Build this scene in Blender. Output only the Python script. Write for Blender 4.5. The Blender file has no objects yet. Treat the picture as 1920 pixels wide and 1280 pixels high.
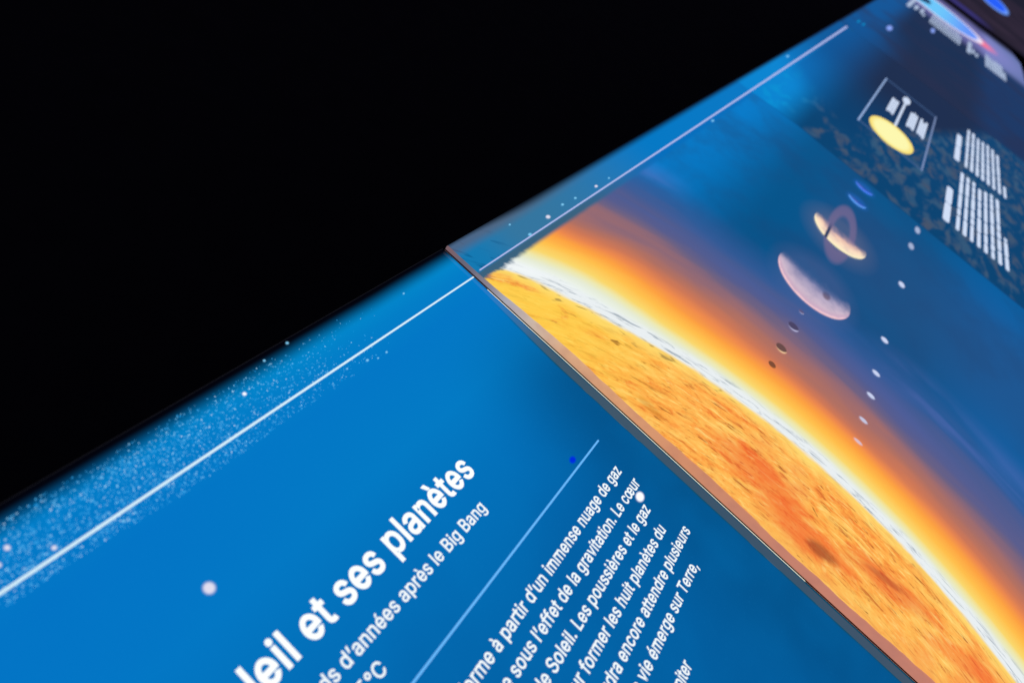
import bpy, bmesh, math, random
from mathutils import Matrix, Vector
from mathutils.geometry import tessellate_polygon

# ------------------------------------------------------------------ camera, world, exposure
S = 0.5            # the artwork is laid out in plan units; one plan unit is half a metre
TOP = 0.85         # height of the low light table above the floor
STEP = 0.016       # plan units: the second light box stands this much proud of the first
scene = bpy.context.scene
col = scene.collection

cam_d = bpy.data.cameras.new('camera')
cam = bpy.data.objects.new('camera', cam_d)
col.objects.link(cam)
rows = ((0.53907483, 0.46241209, -0.70396974), (-0.72921698, 0.67448818, -0.11536153), (0.42147470, 0.57553519, 0.70079835))
cam.matrix_world = Matrix((
    (rows[0][0], rows[0][1], rows[0][2], 0.0),
    (rows[1][0], rows[1][1], rows[1][2], 0.0),
    (rows[2][0], rows[2][1], rows[2][2], TOP + 0.5 * S),
    (0, 0, 0, 1)))
cam_d.sensor_width = 36
cam_d.lens = 21.677
cam_d.clip_start = 0.01
cam_d.clip_end = 100
cam_d.dof.use_dof = True
cam_d.dof.focus_distance = 0.37
cam_d.dof.aperture_fstop = 7.0
scene.camera = cam

world = bpy.data.worlds.new('World')
scene.world = world
world.use_nodes = True
bgn = world.node_tree.nodes['Background']
bgn.inputs[0].default_value = (0.5, 0.5, 1.0, 1)
bgn.inputs[1].default_value = 0.03          # a dark exhibition room

scene.view_settings.view_transform = 'Standard'
scene.view_settings.look = 'None'
scene.view_settings.exposure = 0
scene.view_settings.gamma = 1
scene.view_settings.use_curve_mapping = False
scene.cycles.use_denoising = False
scene.cycles.max_bounces = 6
scene.cycles.transparent_max_bounces = 16

random.seed(7)


def lin(c):
    o = []
    for x in c[:3]:
        x = x / 255.0
        o.append(x / 12.92 if x <= 0.04045 else ((x + 0.055) / 1.055) ** 2.4)
    return (o[0], o[1], o[2], 1.0)


# ------------------------------------------------------------------ node helpers
class NG:
    def __init__(self, name):
        self.mat = bpy.data.materials.new(name)
        self.mat.use_nodes = True
        self.t = self.mat.node_tree
        self.t.nodes.clear()
        self.out = self.t.nodes.new('ShaderNodeOutputMaterial')

    def _in(self, sock, v):
        if isinstance(v, bpy.types.NodeSocket):
            self.t.links.new(v, sock)
        else:
            sock.default_value = v

    def m(self, op, a, b=None, c=None, clamp=False):
        n = self.t.nodes.new('ShaderNodeMath')
        n.operation = op
        n.use_clamp = clamp
        self._in(n.inputs[0], a)
        if b is not None:
            self._in(n.inputs[1], b)
        if c is not None:
            self._in(n.inputs[2], c)
        return n.outputs[0]

    def add(self, a, b): return self.m('ADD', a, b)
    def sub(self, a, b): return self.m('SUBTRACT', a, b)
    def mul(self, a, b): return self.m('MULTIPLY', a, b)

    def ss(self, v, lo, hi, a=0.0, b=1.0):
        n = self.t.nodes.new('ShaderNodeMapRange')
        n.interpolation_type = 'SMOOTHSTEP'
        self._in(n.inputs[0], v)
        if not isinstance(lo, bpy.types.NodeSocket) and not isinstance(hi, bpy.types.NodeSocket) and lo > hi:
            lo, hi, a, b = hi, lo, b, a
        self._in(n.inputs[1], lo)
        self._in(n.inputs[2], hi)
        self._in(n.inputs[3], a)
        self._in(n.inputs[4], b)
        return n.outputs[0]

    def mix(self, f, a, b):
        n = self.t.nodes.new('ShaderNodeMix')
        n.data_type = 'RGBA'
        self._in(n.inputs[0], f)
        self._in(n.inputs[6], a if isinstance(a, bpy.types.NodeSocket) else lin(a))
        self._in(n.inputs[7], b if isinstance(b, bpy.types.NodeSocket) else lin(b))
        return n.outputs[2]

    def ramp(self, f, stops, interp='LINEAR', lo=0.0, hi=1.0):
        n = self.t.nodes.new('ShaderNodeValToRGB')
        n.color_ramp.interpolation = interp
        e = n.color_ramp.elements
        while len(e) > 1:
            e.remove(e[-1])
        for i, (p, c) in enumerate(stops):
            p = (p - lo) / (hi - lo)
            k = e[0] if i == 0 else e.new(p)
            k.position = p
            k.color = lin(c)
        if lo != 0 or hi != 1:
            r = self.t.nodes.new('ShaderNodeMapRange')
            self._in(r.inputs[0], f)
            r.inputs[1].default_value = lo
            r.inputs[2].default_value = hi
            f = r.outputs[0]
        self._in(n.inputs[0], f)
        return n.outputs[0]

    def curve(self, f, stops):
        """piecewise linear function of f"""
        n = self.t.nodes.new('ShaderNodeFloatCurve')
        lo, hi = stops[0][0], stops[-1][0]
        ys = [y for _, y in stops]
        k = max(ys)
        c = n.mapping.curves[0]
        for i, (x, y) in enumerate(stops):
            p = ((x - lo) / (hi - lo), y / k)
            if i == 0:
                c.points[0].location = p
            elif i == len(stops) - 1:
                c.points[-1].location = p
            else:
                c.points.new(*p)
        n.mapping.update()
        r = self.t.nodes.new('ShaderNodeMapRange')
        self._in(r.inputs[0], f)
        r.inputs[1].default_value = lo
        r.inputs[2].default_value = hi
        self.t.links.new(r.outputs[0], n.inputs['Value'])
        return self.mul(n.outputs[0], k)

    def noise(self, vec, scale, detail=3, rough=0.55, dist=0.0):
        n = self.t.nodes.new('ShaderNodeTexNoise')
        self._in(n.inputs['Vector'], vec)
        n.inputs['Scale'].default_value = scale
        n.inputs['Detail'].default_value = detail
        n.inputs['Roughness'].default_value = rough
        n.inputs['Distortion'].default_value = dist
        return n.outputs['Fac']

    def plan(self, ox, oy):
        """object coordinates of a mesh whose origin stands at plan (ox, oy) -> plan u, v"""
        tc = self.t.nodes.new('ShaderNodeTexCoord')
        mp = self.t.nodes.new('ShaderNodeMapping')
        self.t.links.new(tc.outputs['Object'], mp.inputs[0])
        mp.inputs['Scale'].default_value = (1 / S, 1 / S, 1 / S)
        mp.inputs['Location'].default_value = (ox, oy, 0)
        sx = self.t.nodes.new('ShaderNodeSeparateXYZ')
        self.t.links.new(mp.outputs[0], sx.inputs[0])
        return sx.outputs[0], sx.outputs[1], mp.outputs[0]

    def vec(self, x, y, z=0.0):
        n = self.t.nodes.new('ShaderNodeCombineXYZ')
        self._in(n.inputs[0], x)
        self._in(n.inputs[1], y)
        self._in(n.inputs[2], z)
        return n.outputs[0]

    def attr(self, name):
        n = self.t.nodes.new('ShaderNodeAttribute')
        n.attribute_name = name
        return n

    def glass(self, color, strength=1.0, rough=0.04, ior=1.5):
        """a backlit print under a glossy clear sheet"""
        p = self.t.nodes.new('ShaderNodeBsdfPrincipled')
        p.inputs['Base Color'].default_value = (0.004, 0.006, 0.01, 1)
        p.inputs['Roughness'].default_value = rough
        p.inputs['IOR'].default_value = ior
        self._in(p.inputs['Emission Color'], color if isinstance(color, bpy.types.NodeSocket) else lin(color))
        p.inputs['Emission Strength'].default_value = strength
        self.t.links.new(p.outputs[0], self.out.inputs[0])
        return self.mat

    def decal(self, color, alpha, strength=1.0):
        e = self.t.nodes.new('ShaderNodeEmission')
        self._in(e.inputs[0], color if isinstance(color, bpy.types.NodeSocket) else lin(color))
        self._in(e.inputs[1], strength)
        tr = self.t.nodes.new('ShaderNodeBsdfTransparent')
        mx = self.t.nodes.new('ShaderNodeMixShader')
        self._in(mx.inputs[0], alpha)
        self.t.links.new(tr.outputs[0], mx.inputs[1])
        self.t.links.new(e.outputs[0], mx.inputs[2])
        self.t.links.new(mx.outputs[0], self.out.inputs[0])
        return self.mat


def ink(name, c, strength=1.0):
    """clear (unprinted) film in front of the light: letters, rules, stars"""
    g = NG(name)
    e = g.t.nodes.new('ShaderNodeEmission')
    e.inputs[0].default_value = lin(c)
    e.inputs[1].default_value = strength
    g.t.links.new(e.outputs[0], g.out.inputs[0])
    return g.mat


def matte(name, c, rough=0.6, spec=0.3):
    g = NG(name)
    p = g.t.nodes.new('ShaderNodeBsdfPrincipled')
    tc = g.t.nodes.new('ShaderNodeTexCoord')
    nz = g.noise(tc.outputs['Object'], 9, 4)
    k = g.t.nodes.new('ShaderNodeMix')
    k.data_type = 'RGBA'
    k.inputs[6].default_value = tuple(x * 0.7 for x in c) + (1,)
    k.inputs[7].default_value = tuple(x * 1.3 for x in c) + (1,)
    g.t.links.new(nz, k.inputs[0])
    g.t.links.new(k.outputs[2], p.inputs['Base Color'])
    p.inputs['Roughness'].default_value = rough
    p.inputs['Specular IOR Level'].default_value = spec
    g.t.links.new(p.outputs[0], g.out.inputs[0])
    return g.mat


# ------------------------------------------------------------------ mesh helpers (plan units)
def smooth(x, a, b):
    t = min(1, max(0, (x - a) / (b - a)))
    return t * t * (3 - 2 * t)


class Panel:
    """one light box; its Empty stands on the floor at plan (ox, oy)"""
    bend = 0.0

    def __init__(self, name, label, cat, ox, oy, top, group=None):
        self.ox, self.oy, self.top = ox, oy, top
        r = bpy.data.objects.new(name, None)
        r.empty_display_size = 0.05
        col.objects.link(r)
        r.location = (ox * S, oy * S, 0)
        r['label'] = label
        r['category'] = cat
        if group:
            r['group'] = group
        self.root = r

    def obj(self, name, verts, faces, mat, parent=None, z=0.0, attr=None, label=None):
        """verts in plan u, v, height above the top of this box (height in plan units)"""
        me = bpy.data.meshes.new(name)
        zz = TOP + self.top * S
        base = parent is None
        if self.bend:
            verts = [(x, y, w - self.bend * smooth(y, 0.0, 0.2)) for x, y, w in verts]
        me.from_pydata([((x - self.ox) * S, (y - self.oy) * S, w * S + (z * S)) for x, y, w in verts], [], faces)
        me.materials.append(mat)
        if attr:
            a = me.attributes.new('tone', 'FLOAT', 'POINT')
            for i, t in enumerate(attr):
                a.data[i].value = t
        me.update()
        o = bpy.data.objects.new(name, me)
        col.objects.link(o)
        o.parent = parent or self.root
        if base:
            o.location = (0, 0, zz)
        if label:
            o['label'] = label
        return o


def box(x0, x1, y0, y1, z0, z1):
    v = [(x0, y0, z0), (x1, y0, z0), (x1, y1, z0), (x0, y1, z0), (x0, y0, z1), (x1, y0, z1), (x1, y1, z1), (x0, y1, z1)]
    f = [(3, 2, 1, 0), (4, 5, 6, 7), (0, 1, 5, 4), (1, 2, 6, 5), (2, 3, 7, 6), (3, 0, 4, 7)]
    return v, f


def rect(x0, x1, y0, y1, z=0.0):
    return [(x0, y0, z), (x1, y0, z), (x1, y1, z), (x0, y1, z)], [(0, 1, 2, 3)]


def ell(cx, cy, rx, ry, n=48, tilt=0.0, z=0.0):
    c, s = math.cos(tilt), math.sin(tilt)
    v = [(cx + rx * math.cos(a) * c - ry * math.sin(a) * s, cy + rx * math.cos(a) * s + ry * math.sin(a) * c, z)
         for a in (2 * math.pi * i / n for i in range(n))]
    return v, [tuple(range(n))]


def soft(cx, cy, rx, ry, core=0.5, n=32):
    """disc with a full core and a rim that fades out: point attribute tone 1 -> 0"""
    v = [(cx, cy, 0)]
    a = [1.0]
    for k, t in ((core, 1.0), (0.5 * (core + 1), 0.45), (1.0, 0.0)):
        for i in range(n):
            w = 2 * math.pi * i / n
            v.append((cx + rx * k * math.cos(w), cy + ry * k * math.sin(w), 0))
            a.append(t)
    f = [(0, 1 + i, 1 + (i + 1) % n) for i in range(n)]
    for r in range(2):
        o = 1 + r * n
        f += [(o + i, o + n + i, o + n + (i + 1) % n, o + (i + 1) % n) for i in range(n)]
    return v, f, a


def bar(x0, x1, y0, y1):
    """a rule with rounded ends"""
    r = min(abs(x1 - x0), abs(y1 - y0)) / 2
    v = []
    for cx, cy, a0 in ((x1 - r, y0 + r, -90), (x1 - r, y1 - r, 0), (x0 + r, y1 - r, 90), (x0 + r, y0 + r, 180)):
        for k in range(5):
            a = math.radians(a0 + 22.5 * k)
            v.append((cx + r * math.cos(a), cy + r * math.sin(a), 0))
    return v, [tuple(range(len(v)))]


def merge(parts):
    V, F = [], []
    for v, f in parts:
        o = len(V)
        V += v
        F += [tuple(i + o for i in q) for q in f]
    return V, F


# ------------------------------------------------------------------ lettering
GLYPHS = """
 |188|
,|188|38,-119 68,71 137,71 84,-119
.|188|95,-4 78,-1 63,9 53,24 50,41 53,59 63,73 78,83 95,87 113,83 128,73 138,59 141,41 138,24 128,9 113,-1
2|453|64,0 64,47 234,229 282,282 299,305 311,327 318,348 320,371 317,397 308,419 293,436 273,449 250,457 224,460 196,457 172,447 153,433 139,413 130,390 127,362 66,362 71,405 86,442 111,473 143,496 182,511 225,516 268,511 306,497 337,474 361,445 376,411 381,372 378,345 371,318 357,290 336,259 267,180 153,60 153,57 389,57 389,0
5|453|221,-7 178,-2 140,11 108,32 83,60 66,93 60,130 122,130 127,108 138,89 154,73 173,60 196,52 221,50 250,53 276,64 298,82 314,104 324,131 328,162 324,193 314,221 297,244 275,262 248,273 218,277 192,275 167,268 145,258 128,246 67,253 96,509 366,509 366,452 151,452 134,301 155,315 178,325 203,331 229,334 263,330 294,321 321,306 345,285 364,260 379,231 388,199 391,163 385,117 369,76 343,41 309,15 268,-1
9|453|226,516 271,510 310,494 343,468 368,434 384,393 389,347 385,309 373,270 350,224 315,168 200,0 130,0 301,248 307,248 299,234 287,221 273,210 257,202 238,196 218,195 175,199 137,214 106,237 83,269 68,307 64,352 69,397 85,436 110,469 143,494 182,510/226,460 199,457 174,446 154,429 138,407 129,381 125,352 129,322 138,295 154,274 174,257 199,247 226,243 254,247 279,257 299,273 314,295 324,321 327,350 324,381 314,407 299,429 279,446 254,457
B|456|60,0 60,509 241,509 289,504 329,491 359,469 381,442 394,410 398,374 395,344 387,320 373,301 356,286 336,275 315,267 315,262 339,257 363,245 385,227 402,203 414,173 418,136 413,100 400,67 377,39 344,18 301,4 247,0/125,57 245,57 296,63 330,80 349,105 355,137 352,161 342,184 327,203 306,218 279,228 248,231 125,231/125,285 238,285 265,288 288,296 308,309 323,326 333,348 336,372 330,403 313,429 283,446 240,452 125,452
C|510|267,-7 205,1 150,25 104,63 70,115 48,179 40,254 48,329 70,393 104,445 150,484 205,508 267,516 305,513 340,504 373,490 402,471 427,447 448,418 463,385 473,348 408,348 401,373 389,395 375,413 357,428 337,440 315,449 292,454 267,456 223,450 184,432 150,403 125,364 109,314 103,254 109,194 125,145 151,105 184,76 223,59 267,53 292,55 315,60 337,69 357,81 375,96 389,114 401,136 408,160 473,160 463,124 448,91 428,62 402,38 373,19 341,5 305,-4
J|396|185,-7 143,-2 106,11 75,33 52,63 38,100 33,145 33,173 98,173 98,145 104,104 122,74 149,56 185,50 220,56 248,74 266,104 272,145 272,509 336,509 336,145 332,100 318,63 294,33 263,11 227,-2
L|393|60,0 60,509 125,509 125,57 361,57 361,0
S|447|224,-9 172,-4 128,9 91,31 64,60 46,96 38,137 104,137 110,110 123,88 142,71 166,59 194,52 224,49 257,52 286,60 311,74 329,92 341,114 346,139 342,161 332,179 316,193 296,205 245,222 184,239 128,260 86,289 60,326 52,372 58,413 75,448 102,476 138,498 180,511 227,516 275,511 316,498 351,476 377,449 394,415 401,378 337,378 326,412 302,437 267,453 225,459 194,456 167,448 145,435 129,418 118,398 115,376 119,352 131,334 148,319 169,308 212,293 264,279 312,264 336,252 359,238 379,220 395,198 405,171 408,139 403,99 386,64 360,34 323,11 278,-4
T|449|32,452 32,509 417,509 417,452 257,452 257,0 193,0 193,452
a|389|160,-9 126,-5 94,5 68,22 48,45 35,73 30,108 34,138 43,161 58,179 78,193 100,203 125,211 178,220 234,227 252,230 265,235 273,243 276,255 273,279 267,297 256,311 240,322 220,329 196,331 171,329 149,322 132,313 118,301 107,288 100,274 41,291 57,322 79,346 104,364 133,375 163,382 194,384 239,379 263,372 286,360 306,343 322,320 333,290 337,251 337,0 277,0 277,52 272,52 252,25 236,12 215,1 190,-6/170,45 202,49 228,59 248,74 263,93 272,115 276,138 276,190 259,182 231,176 200,171 175,168 134,159 117,150 103,139 95,124 92,105 94,87 102,72 114,61 130,52 149,47
c|396|207,-8 159,-2 117,16 82,46 56,85 40,133 34,187 40,243 56,291 82,330 117,360 159,378 207,384 234,383 260,377 284,368 305,356 324,341 340,322 353,301 362,277 303,262 290,289 270,311 242,325 207,330 173,325 145,310 124,287 108,258 99,224 96,187 99,151 108,117 124,89 145,66 173,51 207,46 243,52 271,66 292,89 304,117 363,102 354,78 341,56 325,37 306,21 285,9 261,-1 235,-6
d|424|195,-8 151,-2 111,16 79,45 55,84 39,133 34,189 39,245 55,293 79,332 112,361 151,378 196,384 228,381 253,373 272,360 287,346 306,319 311,319 311,509 372,509 372,0 313,0 313,59 307,59 287,31 272,17 252,4 227,-5/205,47 236,51 263,65 284,86 299,115 309,150 312,189 309,229 300,263 284,291 263,312 237,325 205,330 172,325 145,311 124,290 108,261 99,227 96,189 99,151 109,117 124,88 145,66 172,51
e|404|369,157 371,191 368,225 360,257 348,288 331,315 310,339 286,358 259,372 231,381 202,384 173,381 145,372 119,358 95,339 74,315 57,287 45,257 37,224 34,190 36,157 43,124 55,93 71,65 92,40 115,20 141,5 169,-4 198,-8 227,-6 256,2 282,15 307,34 328,57 345,84 286,101 276,86 265,73 252,62 238,54 224,49 209,46 194,46 179,49 165,55 151,64 138,75 127,88 117,103 109,120 103,138 99,157/308,207 304,232 296,255 286,276 273,295 257,310 240,321 222,328 202,330 183,328 165,321 148,310 132,295 119,276 109,255 101,232 97,207
f|254|228,379 228,327 6,327 6,379/81,0 81,432 84,461 96,486 113,505 135,519 161,527 187,530 222,527 243,521 227,468 215,472 195,474 171,470 154,460 145,443 142,419 142,0
g|425|207,-151 168,-148 134,-140 105,-127 82,-110 64,-91 51,-69 101,-41 122,-66 136,-78 154,-88 178,-95 207,-97 249,-92 282,-75 304,-47 311,-6 311,68 306,68 287,41 272,28 252,16 227,8 195,5 152,10 113,27 80,53 55,90 39,136 34,191 39,246 55,293 80,332 112,361 152,378 196,384 228,382 253,373 273,360 288,346 308,319 313,319 313,379 372,379 372,-9 367,-54 350,-90 324,-117 291,-136 251,-147/205,59 237,63 264,75 285,95 300,121 309,154 312,193 309,231 300,264 285,291 264,312 237,325 205,330 172,325 145,312 124,290 109,262 99,229 96,193 99,155 109,123 124,96 145,76 172,63
h|410|114,227 114,0 53,0 53,509 114,509 114,287 102,287 124,332 152,362 187,379 227,384 264,380 295,369 321,349 341,321 353,285 357,240 357,0 296,0 296,235 290,275 273,304 246,323 210,329 184,326 161,317 141,303 126,283 117,257
i|167|53,0 53,379 114,379 114,0/84,443 67,446 54,455 44,468 41,483 44,499 54,512 67,521 84,524 100,521 114,512 123,499 126,483 123,468 114,455 100,446
l|167|53,0 115,0 115,509 53,509
m|613|109,227 109,0 53,0 53,379 107,379 107,287 98,287 118,332 144,362 176,379 213,384 247,380 276,369 300,349 318,321 329,285 333,240 333,0 277,0 277,235 271,275 255,304 231,323 197,329 174,326 152,317 134,303 120,283 112,257/332,227 332,0 276,0 276,379 330,379 330,287 321,287 341,332 367,362 399,379 436,384 470,380 499,369 523,349 541,321 552,285 556,240 556,0 500,0 500,235 494,275 478,304 454,323 420,329 397,326 375,317 357,303 343,283 335,257
n|410|114,227 114,0 53,0 53,379 112,379 112,287 102,287 124,332 152,362 187,379 227,384 264,380 295,369 321,349 341,321 353,285 357,240 357,0 296,0 296,235 290,275 273,304 246,323 210,329 184,326 161,317 141,303 126,283 117,257
o|415|207,-8 159,-2 117,16 82,46 56,85 40,133 34,187 40,243 56,291 82,330 117,360 159,378 207,384 256,378 299,360 333,330 359,291 376,243 381,187 376,133 359,85 333,46 299,16 256,-2/207,46 242,51 270,66 292,89 307,117 316,151 319,187 316,224 307,258 292,287 270,310 242,325 207,330 173,325 145,310 124,287 108,258 99,224 96,187 99,151 108,117 124,89 145,66 173,51
p|424|53,-143 53,379 112,379 112,319 118,319 137,346 152,360 171,373 197,381 229,384 274,378 313,361 345,332 370,293 385,245 390,189 385,133 370,84 346,45 313,16 274,-2 229,-8 198,-5 173,4 153,17 138,31 118,59 114,59 114,-143/220,47 253,51 279,66 301,88 316,117 325,151 328,189 325,227 316,261 301,290 280,311 253,325 220,330 188,325 161,312 140,291 125,263 116,229 113,189 116,150 125,115 140,86 162,65 188,51
r|259|53,0 53,379 112,379 112,321 115,321 130,347 152,367 181,380 213,385 229,384 243,384 243,322 230,324 207,326 182,323 159,315 140,301 126,284 117,262 114,237 114,0
s|365|182,-8 145,-5 112,3 84,18 62,38 45,63 36,94 94,107 105,79 124,60 150,49 181,45 217,50 244,62 262,81 268,103 265,121 254,136 237,147 212,155 149,170 104,186 72,208 53,237 47,274 51,305 65,332 87,354 115,370 149,381 187,384 223,381 254,372 279,358 299,339 314,316 324,290 268,277 258,298 243,316 219,328 187,333 156,329 131,317 114,299 109,277 112,258 124,243 144,232 172,223 229,209 275,194 306,171 325,142 331,107 326,75 312,47 290,24 260,6 223,-5
t|227|204,379 204,327 6,327 6,379/65,471 126,471 126,98 128,76 136,61 150,53 170,50 185,51 202,54 213,2 192,-3 168,-4 125,2 92,21 72,52 65,93
u|410|182,-5 146,-1 115,11 89,31 69,59 57,95 53,139 53,379 114,379 114,144 119,105 137,75 164,56 200,50 226,53 249,62 268,77 283,97 293,122 296,153 296,379 357,379 357,0 298,0 298,92 307,92 286,47 257,17 222,0
v|389|163,0 17,379 84,379 165,155 187,87 206,21 184,21 203,87 224,155 305,379 371,379 226,0
z|380|28,0 310,0 310,54 106,54 306,334 306,384 38,384 38,330 228,330 28,52
°|316|158,283 128,287 101,298 77,316 59,340 47,367 43,397 47,428 59,455 77,479 101,497 128,509 158,513 188,509 216,497 239,479 257,455 269,428 273,397 269,367 257,340 239,316 216,298 188,287/158,334 175,336 190,343 203,353 213,366 220,381 222,397 220,414 213,430 203,443 190,453 175,459 158,462 141,459 126,453 113,443 103,430 97,414 95,397 97,381 103,366 113,353 126,343 141,336
à|389|160,-9 126,-5 94,5 68,22 48,45 35,73 30,108 34,138 43,161 58,179 78,193 100,203 125,211 178,220 234,227 252,230 265,235 273,243 276,255 273,279 267,297 256,311 240,322 220,329 196,331 171,329 149,322 132,313 118,301 107,288 100,274 41,291 57,322 79,346 104,364 133,375 163,382 194,384 239,379 263,372 286,360 306,343 322,320 333,290 337,251 337,0 277,0 277,52 272,52 252,25 236,12 215,1 190,-6/170,45 202,49 228,59 248,74 263,93 272,115 276,138 276,190 259,182 231,176 200,171 175,168 134,159 117,150 103,139 95,124 92,105 94,87 102,72 114,61 130,52 149,47/165,429 99,529 168,529 215,429
è|404|369,157 371,191 368,225 360,257 348,288 331,315 310,339 286,358 259,372 231,381 202,384 173,381 145,372 119,358 95,339 74,315 57,287 45,257 37,224 34,190 36,157 43,124 55,93 71,65 92,40 115,20 141,5 169,-4 198,-8 227,-6 256,2 282,15 307,34 328,57 345,84 286,101 276,86 265,73 252,62 238,54 224,49 209,46 194,46 179,49 165,55 151,64 138,75 127,88 117,103 109,120 103,138 99,157/308,207 304,232 296,255 286,276 273,295 257,310 240,321 222,328 202,330 183,328 165,321 148,310 132,295 119,276 109,255 101,232 97,207/180,429 114,529 182,529 230,429
é|404|369,157 371,191 368,225 360,257 348,288 331,315 310,339 286,358 259,372 231,381 202,384 173,381 145,372 119,358 95,339 74,315 57,287 45,257 37,224 34,190 36,157 43,124 55,93 71,65 92,40 115,20 141,5 169,-4 198,-8 227,-6 256,2 282,15 307,34 328,57 345,84 286,101 276,86 265,73 252,62 238,54 224,49 209,46 194,46 179,49 165,55 151,64 138,75 127,88 117,103 109,120 103,138 99,157/308,207 304,232 296,255 286,276 273,295 257,310 240,321 222,328 202,330 183,328 165,321 148,310 132,295 119,276 109,255 101,232 97,207/177,429 225,529 293,529 227,429
œ|694|207,-8 159,-2 117,16 82,46 56,85 40,133 34,187 40,243 56,291 82,330 117,360 159,378 207,384 256,378 299,360 333,330 359,291 376,243 381,187 376,133 359,85 333,46 299,16 256,-2/207,46 242,51 270,66 292,89 307,117 316,151 319,187 316,224 307,258 292,287 270,310 242,325 207,330 173,325 145,310 124,287 108,258 99,224 96,187 99,151 108,117 124,89 145,66 173,51/659,157 661,191 658,225 650,257 638,288 621,315 600,339 576,358 549,372 521,381 492,384 463,381 435,372 409,358 385,339 364,315 347,287 335,257 327,224 324,190 326,157 333,124 345,93 361,65 382,40 405,20 431,5 459,-4 488,-8 517,-6 546,2 572,15 597,34 618,57 635,84 576,101 566,86 555,73 542,62 528,54 514,49 499,46 484,46 469,49 455,55 441,64 428,75 417,88 407,103 399,120 393,138 389,157/598,207 594,232 586,255 576,276 563,295 547,310 530,321 512,328 492,330 473,328 455,321 438,310 422,295 409,276 399,255 391,232 387,207
’|177|52,318 82,509 151,509 98,318
"""


def _area(l):
    return 0.5 * sum(l[i - 1][0] * l[i][1] - l[i][0] * l[i - 1][1] for i in range(len(l)))


def _pieces(ch, loops):
    """outer outlines, each with the holes inside it"""
    if ch not in 'Badegop9°àèéœ':
        return [[l] for l in loops]
    def bb(l):
        return min(p[0] for p in l), max(p[0] for p in l), min(p[1] for p in l), max(p[1] for p in l)
    out, holes = [], []
    for l in loops:
        a = bb(l)
        if any(m is not l and bb(m)[0] < a[0] and bb(m)[1] > a[1] and bb(m)[2] < a[2] and bb(m)[3] > a[3] for m in loops):
            holes.append(l)
        else:
            out.append([l])
    for h in holes:
        a = bb(h)
        for o in out:
            m = bb(o[0])
            if m[0] < a[0] and m[1] > a[1] and m[2] < a[2] and m[3] > a[3]:
                o.append(h)
                break
    return out


def _grow(l, b, hole):
    if (_area(l) < 0) != hole:
        l = l[::-1]
    n = len(l)
    q = []
    for i in range(n):
        (ax, ay), (bx, by), (cx, cy) = l[i - 1], l[i], l[(i + 1) % n]
        d1 = Vector((bx - ax, by - ay)).normalized()
        d2 = Vector((cx - bx, cy - by)).normalized()
        n1, n2 = Vector((d1.y, -d1.x)), Vector((d2.y, -d2.x))
        k = n1 + n2
        if k.length < 0.2:
            k = n1
        k = k.normalized()
        t = b / max(0.6, k.dot(n1))
        q.append((bx + k.x * t, by + k.y * t))
    return q


FONT = {}
for row in GLYPHS.strip('\n').split('\n'):
    ch, adv, rest = row.split('|')
    FONT[ch] = (int(adv) / 1000, [[tuple(int(t) / 1000 for t in p.split(',')) for p in l.split(' ')] for l in rest.split('/') if l])


def _bounds(s, bold):
    V, F = [], []
    x = 0.0
    for ch in s:
        adv, loops = FONT[ch]
        for n, piece in enumerate(_pieces(ch, loops)):
            grown = [_grow(l, bold, k > 0) for k, l in enumerate(piece)]
            flat = [p for l in grown for p in l]
            tris = tessellate_polygon([[Vector((p[0], p[1], 0)) for p in l] for l in grown])
            o = len(V)
            V += [(p[0] + x, p[1], n * 0.0001) for p in flat]
            F += [tuple(o + i for i in t) for t in tris]
        x += adv + bold * 0.9
    xs = [v[0] for v in V]
    ys = [v[1] for v in V]
    return min(xs), max(xs), min(ys), max(ys), V, F


def lettering(panel, name, s, u_end, v_base, cap_ch, cap_h, wide_a, wide_b, du, bold, mat, z):
    """s ends at u_end on baseline v_base; width so that (wide_a minus wide_b) spans du"""
    def w(t):
        if not t:
            return 0.0
        b = _bounds(t, bold)
        return b[1] - b[0]
    sx = du / (w(wide_a) - w(wide_b))
    b = _bounds(cap_ch, bold)
    sy = cap_h / (b[3] - max(b[2], 0.0))
    b = _bounds(s, bold)
    v = [(u_end + (x - b[1]) * sx, v_base + y * sy, h) for x, y, h in b[4]]
    return panel.obj(name, v, b[5], mat, z=z)


# ------------------------------------------------------------------ materials
DARK = matte('black_cabinet', (0.006, 0.006, 0.007), 0.5)
FLOOR = matte('dark_floor', (0.04, 0.036, 0.04), 0.8, 0.1)
WHITE = ink('white_letters', (250, 255, 255), 1.05)
BODYW = ink('white_body_letters', (245, 252, 255), 1.0)
LINEW = ink('pale_blue_rule', (214, 240, 252), 1.0)
RULEB = ink('light_blue_rule', (104, 184, 250), 1.0)
LINE2 = ink('lavender_rule', (176, 186, 234), 1.0)
CAPTION2 = ink('dim_caption', (172, 188, 216), 1.0)
CAPTION = ink('lavender_caption', (204, 218, 242), 1.05)

# floor
fm = bpy.data.meshes.new('floor')
fm.from_pydata([(-15, -15, 0), (25, -15, 0), (25, 20, 0), (-15, 20, 0)], [], [(0, 1, 2, 3)])
fm.materials.append(FLOOR)
fo = bpy.data.objects.new('floor', fm)
col.objects.link(fo)
fo['kind'] = 'structure'

U0, U1, U2, U3, U4 = -0.9, 0.5388, 3.40, 7.45, 10.8     # joints between the light boxes
VT, VB = 0.2262, -0.955                                   # back and front edge
cab = -(TOP / S)

# ================================================================== light box 1: blue text panel
P1 = Panel('light_table', 'glossy blue light table with white French lettering and a strip of star dust',
           'light table', U1, -0.3, 0.0, 'light tables in a row')
v, f = box(U0, U1 - 0.0006, VB, VT, cab, 0.0)
P1.obj('cabinet', v, f, DARK)

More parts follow.
